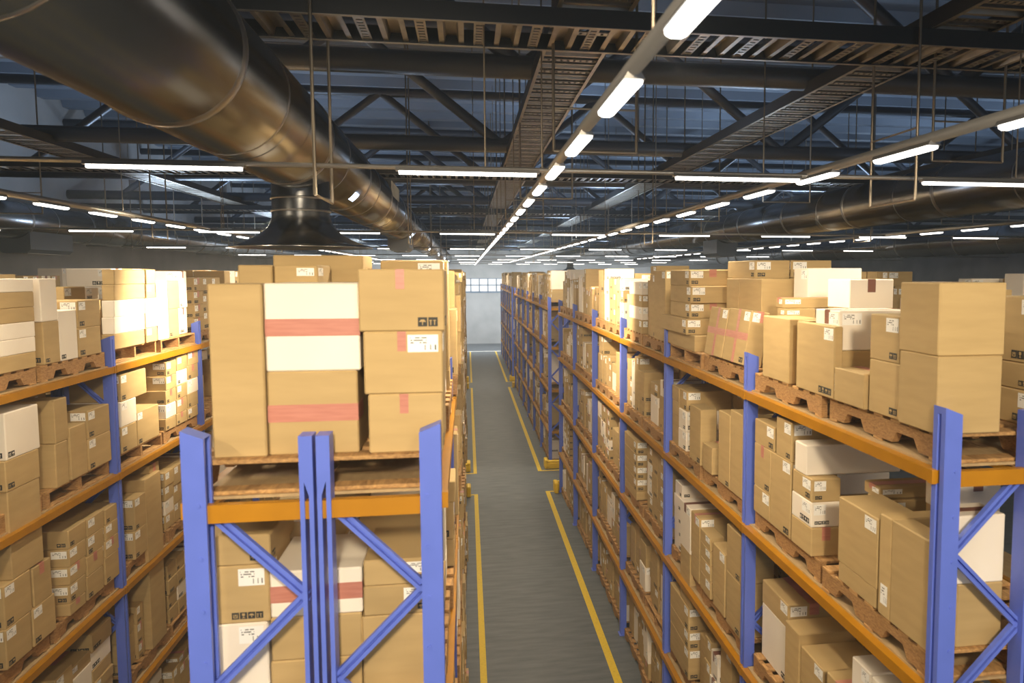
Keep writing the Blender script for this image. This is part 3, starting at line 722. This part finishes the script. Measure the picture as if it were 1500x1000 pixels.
# position words: columns counted from the camera end inside a bay, stack order from below
groups={}
for b in boxes:
    if b['hits']>0: groups.setdefault((b['row'],b['sec'],b['bay'],b['lev']),[]).append(b)
for g in groups.values():
    cols=[]
    for b in sorted(g,key=lambda b:(b['y0'],b['z0'])):
        for c_ in cols:
            o=c_[0]
            if min(o['y1'],b['y1'])-max(o['y0'],b['y0'])>.5*min(o['y1']-o['y0'],b['y1']-b['y0']) and min(o['x1'],b['x1'])-max(o['x0'],b['x0'])>.4*min(o['x1']-o['x0'],b['x1']-b['x0']): c_.append(b);break
        else: cols.append([b])
    for ci,c_ in enumerate(cols):
        c_.sort(key=lambda b:b['z0'])
        for k,b in enumerate(c_): b['ci']=ci; b['k']=k; b['kn']=len(c_)
used=set()
def carton_label(b):
    w,h=max(b['x1']-b['x0'],b['y1']-b['y0']),b['z1']-b['z0']
    shape='tall' if h>1.35*(b['y1']-b['y0']) else 'flat' if h<.45*w else 'square'
    colr='white' if b['col']=='w' else 'tan'
    D=b['dec']
    feat='labelled ' if 'l' in D else 'taped ' if ('t' in D or 'T' in D or 'v' in D) else 'marked ' if 'm' in D else 'plain '
    if b['kn']==1: pos='alone in %s stack'%ORD[b['ci']+1]
    elif b['k']==0: pos='lowest of %s stack'%ORD[b['ci']+1]
    elif b['k']==b['kn']-1: pos='topmost of %s stack'%ORD[b['ci']+1]
    else: pos='%s up in %s stack'%(ORD[b['k']+1],ORD[b['ci']+1])
    bayn=ORD[sum(n for _,n in SEC[:b['sec']])+b['bay']+1]
    s='%s %s%s box, %s, %s, %s bay, %s'%(shape,feat,colr,pos,levn[b['lev']],bayn,rown[b['row']])
    return s
for b in solo:
    cx,cy=(b['x0']+b['x1'])/2,(b['y0']+b['y1'])/2; hz=b['z1']-b['z0']
    sx,sy=(b['x1']-b['x0'])/2,(b['y1']-b['y0'])/2
    q=MB(); q.cbox(-sx,sx,-sy,sy,0,hz,c=min(.006,hz*.08))
    # lid slit along the longer side
    o=q.build('cardboard_box',M['white'] if b['col']=='w' else M['card'])
    o.location=(cx,cy,b['z0']); o.rotation_euler=(0,0,math.radians(b['rot']))
    if b['tilt']:
        t=math.radians(b['tilt']); o.rotation_euler=(0,t,0); o.location.z+=sx*math.sin(t); o.location.x+=.0
    lab=carton_label(b)
    while lab in used: lab=lab.replace(' box,',' sealed box,',1) if ' sealed ' not in lab else lab+' side'
    used.add(lab)
    tag(o,lab,'box','white boxes on the racks' if b['col']=='w' else 'tan boxes on the racks')
    for (nm,kd,mb) in decals(b): link(nm,uvmesh(mb,nm,KM[kd](b)),o)
rest=MB(); mats=[M['card'],M['white'],M['tape'],M['black'],M['label'],M['browntape']]
for b in boxes:
    if id(b) in ids: continue
    rest_i=1 if b['col']=='w' else 0
    rest.box(b['x0'],b['x1'],b['y0'],b['y1'],b['z0'],b['z1'],rest_i)
    if b['hits']<3: continue
    off=Vector(((b['x0']+b['x1'])/2,(b['y0']+b['y1'])/2,b['z0']))
    for (nm,kd,mb) in decals(b):
        base=len(rest.f); mi={'label':4,'tape':2,'browntape':5}.get(kd)
        o=len(rest.v); rest.v+=[tuple(Vector(p)+off) for p in mb.v]
        for f,m_ in zip(mb.f,mb.m): rest.f.append(tuple(i+o for i in f)); rest.m.append(mi if mi is not None else (3 if m_==0 else rest_i))
        for fi in mb.uv: rest.uv[base+fi]=1
o=link('cardboard_boxes',uvmesh(rest,'cardboard_boxes',mats)); tag(o,'countless further tan and white boxes packed along the racks into the distance','boxes',kind='stuff')
# --- pallets
def pallet_parts(Lx,Ly,turned):
    """stringers along y (or along x when turned); origin at the middle of the base"""
    P={}
    A,B_=(Lx,Ly) if not turned else (Ly,Lx)      # A across stringers, B_ along stringers
    hA,hB=A/2,B_/2
    def T(mb):
        if turned: mb.v=[(-y,x,z) for (x,y,z) in mb.v]
        return mb
    td=MB(); n=7; w=.105; gap=(B_-n*w)/(n-1)
    for i in range(n): y=-hB+i*(w+gap); td.cbox(-hA,hA,y,y+w,PH-.019,PH,c=.003)
    bd=MB()
    for y in (-hB,-.05,hB-.10): bd.cbox(-hA,hA,y,y+.10,0,.017,c=.003)
    st=[]
    for x in (-hA+.002,-.02,hA-.042):
        z0,z1=.017,PH-.019; nt=.062
        poly=[(-hB+.0,z0)]
        for c_ in (-.5*hB+.02,.5*hB-.02): poly+=[(c_-.13,z0),(c_-.085,z0+nt),(c_+.085,z0+nt),(c_+.13,z0)]
        poly+=[(hB,z0),(hB,z1),(-hB,z1)]
        q=MB()
        # concave outline: build as columns
        for (a,b1) in ((-hB,-.5*hB+.02-.13),(-.5*hB+.02+.13,.5*hB-.02-.13),(.5*hB-.02+.13,hB)): q.box(x,x+.04,a,b1,z0,z1)
        for c_ in (-.5*hB+.02,.5*hB-.02):
            q.box(x,x+.04,c_-.13,c_+.13,z0+nt,z1)
            q.prism([(c_-.13,z0),(c_-.085,z0+nt),(c_-.13,z0+nt)],'x',x,x+.04); q.prism([(c_+.13,z0),(c_+.13,z0+nt),(c_+.085,z0+nt)],'x',x,x+.04)
        st.append(T(q))
    return T(td),st,T(bd)
PM={}
for tn in (False,True):
    td,st,bd=pallet_parts(1.0,1.22,tn)
    allm=MB()
    for g in [td,bd]: o=len(allm.v); allm.v+=g.v; allm.f+=[tuple(i+o for i in f) for f in g.f]; allm.m+=[0]*len(g.f)
    for g in st: o=len(allm.v); allm.v+=g.v; allm.f+=[tuple(i+o for i in f) for f in g.f]; allm.m+=[1]*len(g.f)
    PM[tn]=dict(td=td.mesh('top_deck',M['wood']),bd=bd.mesh('bottom_deck',M['wood']),st=[g.mesh('stringer',M['stringer']) for g in st],all=allm.mesh('pallet',[M['wood'],M['stringer']]),mb=allm)
vis=sorted([p for p in pallets if p['hits']>0],key=lambda p:-p['hits'])
rest=MB()
for i,p in enumerate(pallets):
    p['c']=((p['x0']+p['x1'])/2,(p['y0']+p['y1'])/2,p['z'])
def pallet_label(p):
    bayn=ORD[sum(n for _,n in SEC[:p['sec']])+p['bay']+1]
    return '%swooden pallet at the %s end of %s bay, %s, %s'%('sideways ' if p['turned'] else '','near' if p['half']==0 else 'far',bayn,levn[p['lev']].replace('floor-level pallet','floor'),rown[p['row']])
for r_,p in enumerate(vis[:300]):
    pm=PM[p['turned']]
    if r_<70:
        o=thing('pallet',p['c'],pallet_label(p),'pallet','wooden pallets on the racks')
        link('top_deck',pm['td'],o); link('bottom_deck',pm['bd'],o)
        for me in pm['st']: link('stringer',me,o)
    else:
        o=link('pallet',pm['all'],None,p['c']); tag(o,pallet_label(p),'pallet','wooden pallets on the racks')
hid=[p for p in pallets if p['hits']==0]+vis[300:]
for p in hid:
    g=PM[p['turned']]['mb']; o=len(rest.v); rest.v+=[(a+p['c'][0],b_+p['c'][1],c_+p['c'][2]) for a,b_,c_ in g.v]; rest.f+=[tuple(i+o for i in f) for f in g.f]; rest.m+=g.m
if hid: tag(rest.build('pallets',[M['wood'],M['stringer']]),'further wooden pallets deep inside and far along the racks','pallets',kind='stuff')
# ------------------------------------------------------------------ roof trusses
TY0,TP=7.60,4.57; CZ=H+1.88; TZ=H+3.55; ND0,NDP=.53,4.33
k=0
while TY0+k*TP<YB-1:
    y=TY0+k*TP
    t=thing('roof_truss',(0,y,CZ),'dark tubular roof truss, %s counting away from the camera'%ORD[k+1],'roof truss','roof trusses across the hall')
    q=MB(); q.tube((XL,0,0),(XR_,0,0),.108,16); q.build('bottom_chord',M['truss'],t,smooth=True)
    q=MB(); q.tube((XL,0,TZ-CZ),(XR_,0,TZ-CZ),.09,12); q.build('top_chord',M['truss'],t,smooth=True)
    n0=math.ceil((XL+1-ND0)/NDP); n1=math.floor((XR_-1-ND0)/NDP)
    for n in range(n0,n1+1):
        x=ND0+n*NDP
        for s in (-1,1):
            if not XL<x+s*NDP/2<XR_: continue
            q=MB(); q.tube((x,0,0),(x+s*NDP/2,0,TZ-CZ),.075,10,cap=False); q.build('diagonal_tube',M['truss'],t,smooth=True)
    q=MB(); x=-8.
    k+=1
# ------------------------------------------------------------------ cable trays
def tray(L_,W,n,name_loc,along,label):
    """ladder tray, length along local x; hat-shaped and perforated rungs alternate"""
    t=thing('cable_tray',name_loc,label,'cable tray','cable trays under the roof',0 if along=='x' else math.pi/2)
    for yy in (0,W-.012):
        q=MB(); q.box(0,L_,yy,yy+.012,0,.115); o=q.build('side_rail',M['rail'],t)
        q=MB(); f0=yy if yy==0 else yy-.018; q.box(0,L_,f0,f0+.03,-.004,0); q.build('rail_flange',M['galv'],t)
    q=MB(); p=.378; k=0
    r2=MB()
    while k*p<L_-.3:
        x=.06+k*p
        q.prism([(x,.012),(x+.035,.012),(x+.05,.07),(x+.12,.07),(x+.135,.012),(x+.17,.012),(x+.17,.016),(x+.139,.016),(x+.124,.076),(x+.046,.076),(x+.031,.016),(x,.016)],'y',.012,W-.012)
        # perforated strip: two edges and cross bars
        a=x+.235; 
        r2.box(a,a+.014,.012,W-.012,.01,.016); r2.box(a+.056,a+.07,.012,W-.012,.01,.016)
        m_=9
        for j in range(m_+1):
            yy=.012+(W-.03)*j/m_; r2.box(a+.012,a+.058,yy,yy+(W/m_)*.55 if j<m_ else W-.013,.01,.016)
        k+=1
    q.build('channel_rungs',M['galv'],t); r2.build('perforated_rungs',M['galv'],t)
    return t
XT=[5.36+8.2*i for i in range(7)]
for i,y in enumerate(XT):
    tray(XR_-XL,.60,0,(XL,y,H+1.60),'x','cable tray crossing the hall, %s away from the camera'%ORD[i+1])
def rotfix(t,x,y): t.location=(x,y,H+1.725)
YT=[(.60,'right of the long centre light row'),(3.25,'above the right rack and aisle'),(-5.92,'above the left aisle beside the wall'),(7.7,'above the second right aisle'),(12.2,'far over on the right side')]
YT[0]=(.60,'over the centre of the aisle')
for (x,w) in YT:
    t=tray(YB-3.2,.50,0,(x+.5,3.0,H+1.725),'y','long cable tray running down the hall %s'%w)
# trapeze hangers under the trays
def hanger(pts,label,rungs):
    """two rods from the roof joined below by a bar (and rungs)"""
    a,b_=Vector(pts[0]),Vector(pts[1]); z=a.z; top=ZC+.05
    t=thing('hanger_frame',(a.x,a.y,top),label,'hanger frame','hanger frames below the cable trays')
    o=Vector((a.x,a.y,top))
    for p in (a,b_):
        q=MB(); q.tube(p-o,Vector((p.x,p.y,top))-o,.011,8); q.build('rod',M['rod'],t)
    q=MB(); q.tube(a-o,b_-o,.009,6); q.build('cross_bar',M['rod'],t)
    for dz in rungs:
        q=MB(); q.tube(a-o+Vector((0,0,dz)),b_-o+Vector((0,0,dz)),.007,6); q.build('cross_bar',M['rod'],t)
for xi,(x,w) in enumerate(((.62,'centre'),(3.55,'right'),(-6.66,'left'),(8.2,'far right'))):
    for i in range(9):
        y=5.82+3.63*i
        hanger([(x,y,H+.87),(x+.6,y,H+.87)],'rod hanger frame under the %s long tray, %s from the camera'%(w,ORD[i+1]),(.30,) if i%2==0 else (.24,))
for xi,(x,w) in enumerate(((-.92,'beside the big duct'),(3.12,'over the right rack'),(-4.75,'over the left aisle'),(7.1,'over the second right aisle'),(-8.1,'near the left wall'))):
    for i,y in enumerate(XT[:5]):
        hanger([(x,y-.05,H+.49+.03*xi),(x,y+.60,H+.49+.03*xi)],'rod hanger frame %s under the %s crossing tray'%(w,ORD[i+1]),(.5,) if x>0 else ())
# ------------------------------------------------------------------ ventilation ducts
def duct(x,z,r,label,pitch,y0=-4.,y1=60.,ph=0.):
    t=thing('ventilation_duct',(x,y0,H+z),label,'ventilation duct','round ventilation ducts')
    q=MB(); q.tube((0,0,0),(0,y1-y0,0),r,48); q.build('duct_pipe',M['duct'],t,smooth=True)
    y=ph
    i=0
    while y<y1-y0-.3:
        q=MB(); w=.035 if i%2==0 else .012; e=.012 if i%2==0 else .005
        q.lathe((0,0,0),[(r-.002,-w),(r+e,-w*.7),(r+e,w*.7),(r-.002,w)],48); q.v=[(a,c_+y,b_) for a,b_,c_ in q.v]; q.f=[f[::-1] for f in q.f]
        q.build('duct_flange',M['seam'],t,smooth=True)
        y+=pitch*(1. if i%2 else .62); i+=1
        if i>30: break
    for yb in (0,y1-y0):
        pass
    return t
def hood(t,y,r,zr,s=1.):
    q=MB(); b_=-zr
    q.lathe((0,y,0),[(.225*s,-r*.6),(.225*s,b_+.26*s),(.235*s,b_+.215*s),(.262*s,b_+.165*s),(.315*s,b_+.115*s),(.40*s,b_+.065*s),(.50*s,b_+.025*s),(.555*s,b_+.01*s),(.558*s,b_),(.54*s,b_),(.40*s,b_+.05*s),(.29*s,b_+.12*s),(.21*s,b_+.25*s)],48)
    o=q.build('outlet_hood',M['duct'],t,smooth=True)
    for zz in (b_+.40*s,b_+.30*s):
        q=MB(); q.lathe((0,y,zz),[(.224*s,-.01),(.234*s,-.008),(.234*s,.008),(.224*s,.01)],48); q.build('hood_ring',M['seam'],t,smooth=True)
def ventbox(t,y0,y1,hw,z0,z1):
    q=MB(); c=.07
    q.prism([(-hw,z1),(-hw,z0+c),(-hw+c,z0),(hw-c,z0),(hw,z0+c),(hw,z1)],'y',y0,y1); o=q.build('vent_box',M['vent'],t)
    q=MB()
    for i in range(7):
        a=-hw+.1+i*(2*hw-.2)/6; q.box(a,a+.02,y0+.05,y1-.05,z0-.012,z0)
    q.build('vent_grille',M['seam'],t)
D1=duct(-1.41,1.084,.371,'large round steel duct overhead, the biggest, left of the aisle lights',1.6,ph=5.65)
hood(D1,7.44+4,.371,1.084-.222,1.06)
ventbox(D1,17.6+4,18.9+4,.22,-.60,-.2)
q=MB(); q.box(.16,.365,12.0+4,12.0+5.3,.02,.26); q.build('side_grille',M['rail'],D1)
q=MB()
for i in range(14): q.box(.365,.375,12.05+4+i*.09,12.09+4+i*.09,.04,.24)
q.build('grille_slats',M['galv'],D1)
D2=duct(6.37,1.10,.35,'round steel duct on the right above the second right aisle',1.6,ph=.9)
ventbox(D2,19.4+4,20.6+4,.26,-.66,-.25); hood(D2,50.5+4,.35,.88,.9)
D0=duct(-8.49,1.02,.35,'round steel duct along the left wall',1.6,ph=.5)
ventbox(D0,17.2+4,18.9+4,.28,-.62,-.2)
D3=duct(12.2,.81,.35,'round steel duct farthest over on the right',1.7,ph=.4)
ventbox(D3,13.6+4,14.6+4,.3,-.55,-.2); hood(D3,12.2+4,.35,.62,1.)
# ------------------------------------------------------------------ tube lights on suspended rails
LZ=H+.655
def lamp_meshes(L_,along):
    h=MB(); g=MB()
    hw=.034 if along=='y' else .024
    prof=[(-hw,.012),(-hw*.8,.03),(hw*.8,.03),(hw,.012)]
    gp=[(-hw,.012),(-hw*.9,-.003),(-hw*.45,-.011),(hw*.45,-.011),(hw*.9,-.003),(hw,.012)]
    ax='y' if along=='y' else 'x'
    h.prism([(-hw-.004,.010),(hw+.004,.010),(hw*.7,.034),(-hw*.7,.034)],ax,-L_/2-.02,L_/2+.02)
    g.prism(gp[::-1],ax,-L_/2,L_/2)
    return h.mesh('light_housing',M['housing']),g.mesh('light_diffuser',M['lamp'])
LY=lamp_meshes(.565,'y'); LX=lamp_meshes(.89,'x')
def fixture(me,loc,label,group):
    t=thing('tube_light',loc,label,'tube light',group); link('light_housing',me[0],t); link('light_diffuser',me[1],t)
def rail(p,q_,label,w=.027,zo=.034):
    t=thing('light_rail',p,label,'light rail','suspended light rails'); p=Vector(p);q_=Vector(q_)
    q=MB(); q.tube((0,0,zo),q_-p+Vector((0,0,zo)),w*.6,10); q.build('rail_tube',M['housing'],t,smooth=True)
    n=int((q_-p).length/3.7)
    for i in range(n):
        c_=(q_-p)*((i+.4)/n); g=MB(); g.tube(c_+Vector((0,0,zo)),c_+Vector((0,0,ZC-p.z+.02)),.006,6); g.build('suspension_rod',M['rod'],t)
    return t
rows=[(.575,'above the central aisle',.15,52),(2.40,'above the right rack',.15,40),(-3.98,'above the left aisle',.15,34),(7.47,'above the second right aisle',.15,30),(12.9,'far over on the right',.15,14)]
for (x,w,yo,n) in rows:
    y0=1.0; yend=y0+1.14*n+.6
    rail((x,y0,LZ),(x,min(yend,61),LZ),'thin rail carrying the row of tube lights %s'%w,.05,.052)
    for i in range(n):
        y=1.957-.02+1.14*i
        if x>10 and i<8: continue
        if y>60: break
        if y<1.7 and x<.5: continue
        if any(abs(y-(5.47+8.2*j))<.02 for j in range(9)): pass
        fixture(LY,(x,y,LZ),'white tube light, %s from the near end of the row %s'%(ORD[i+1],w),'tube lights in long rows down the hall')
TL=[5.47+8.2*i for i in range(7)]
for i,y in enumerate(TL):
    rail((XL+.1,y,LZ),(XR_-.1,y,LZ),'thin rail crossing the hall with tube lights, %s away from the camera'%ORD[i+1])
    n0,n1=(-4,6) if i else (-2,3)
    for n in range(n0,n1+1):
        x=.02+1.85*n
        fixture(LX,(x,y,LZ),'white tube light across the hall, %s from the left in the %s crossing row'%(ORD[n-n0+1],ORD[i+1]),'tube lights in rows across the hall')
# ------------------------------------------------------------------ light
def area(loc,sx,sy,power,col,rot=(0,0,0),spread=math.pi):
    l=bpy.data.lights.new('lamp','AREA'); l.shape='RECTANGLE'; l.size=sx; l.size_y=sy; l.energy=power; l.color=col; l.spread=spread
    o=bpy.data.objects.new('lamp',l); C.objects.link(o); o.location=loc; o.rotation_euler=rot; return o
def spot(loc,to,power,col,size=60,blend=.6,rad=.15):
    l=bpy.data.lights.new('spot','SPOT'); l.energy=power; l.color=col; l.spot_size=math.radians(size); l.spot_blend=blend; l.shadow_soft_size=rad
    o=bpy.data.objects.new('spot',l); C.objects.link(o); o.location=loc
    o.rotation_euler=(Vector(to)-Vector(loc)).to_track_quat('-Z','Y').to_euler(); return o
WARM=(1,.83,.58)
for y in [-2.73]+TL:
    for x in (-5.53,-3.68,.02,1.87,3.72,7.42):
        area((x,y,LZ),.89,.08,70,WARM)
for y in range(2,58,4):
    area((.575,y,LZ),.08,.6,55,WARM); area((-2.35,y,LZ),.08,.6,45,WARM)
for y in range(2,40,6):
    area((2.4,y,LZ),.08,.6,30,WARM); area((-3.98,y,LZ),.08,.6,30,WARM); area((7.47,y,LZ),.08,.6,40,WARM)
COOL=(.55,.74,1)
for y in (9,18,27,36,45,54):
    for x in (-6,-1.5,3,8,14): area((x,y,LZ+.12),.9,.3,24 if y<12 else 90,COOL,rot=(math.pi,0,0))  # added upward fill that tints the roof blue, not real uplights
for x in (-7,-3,1,5,9,14): area((x,57,LZ),1.2,.3,260,(.85,.93,1),rot=(math.radians(35),0,0))  # added fill aimed at the back wall to brighten it
# added cool fill behind the camera, standing in for ambient light
area((3,-6.8,H-1),14,6,130,(.6,.78,1),rot=(math.radians(90),0,0))
# added spots with no fixtures of their own, for brighter pools on the racks
spot((-1.9,10.3,H+.5),(-3.6,10.3,H-.35),900,WARM,75,.7,.1)
spot((.6,11.2,H+.5),(2.3,11.9,H-.35),900,WARM,80,.7,.1)
spot((-.2,-1.2,H+1.2),(-.45,3.6,H-.5),1150,WARM,50,.7,.25)  # this and the next: added front fill on the near rack ends
spot((.9,-1.2,H+1.2),(2.6,3.6,H-.7),1000,WARM,44,.7,.25)
w=bpy.data.worlds.new('world'); sc.world=w; w.use_nodes=True
bg=w.node_tree.nodes['Background']; bg.inputs[0].default_value=(.42,.60,1,1); bg.inputs[1].default_value=.35
# thin bluish haze in the air of the hall
vs_=w.node_tree.nodes.new('ShaderNodeVolumeScatter'); vs_.inputs['Color'].default_value=(.74,.87,1,1); vs_.inputs['Density'].default_value=.0024
w.node_tree.links.new(vs_.outputs[0],w.node_tree.nodes['World Output'].inputs['Volume'])
sc.view_settings.view_transform='Standard'; sc.view_settings.look='None'; sc.view_settings.gamma=1; sc.view_settings.exposure=.24
sc.cycles.use_denoising=True
sc.cycles.max_bounces=6; sc.cycles.diffuse_bounces=4; sc.cycles.glossy_bounces=3
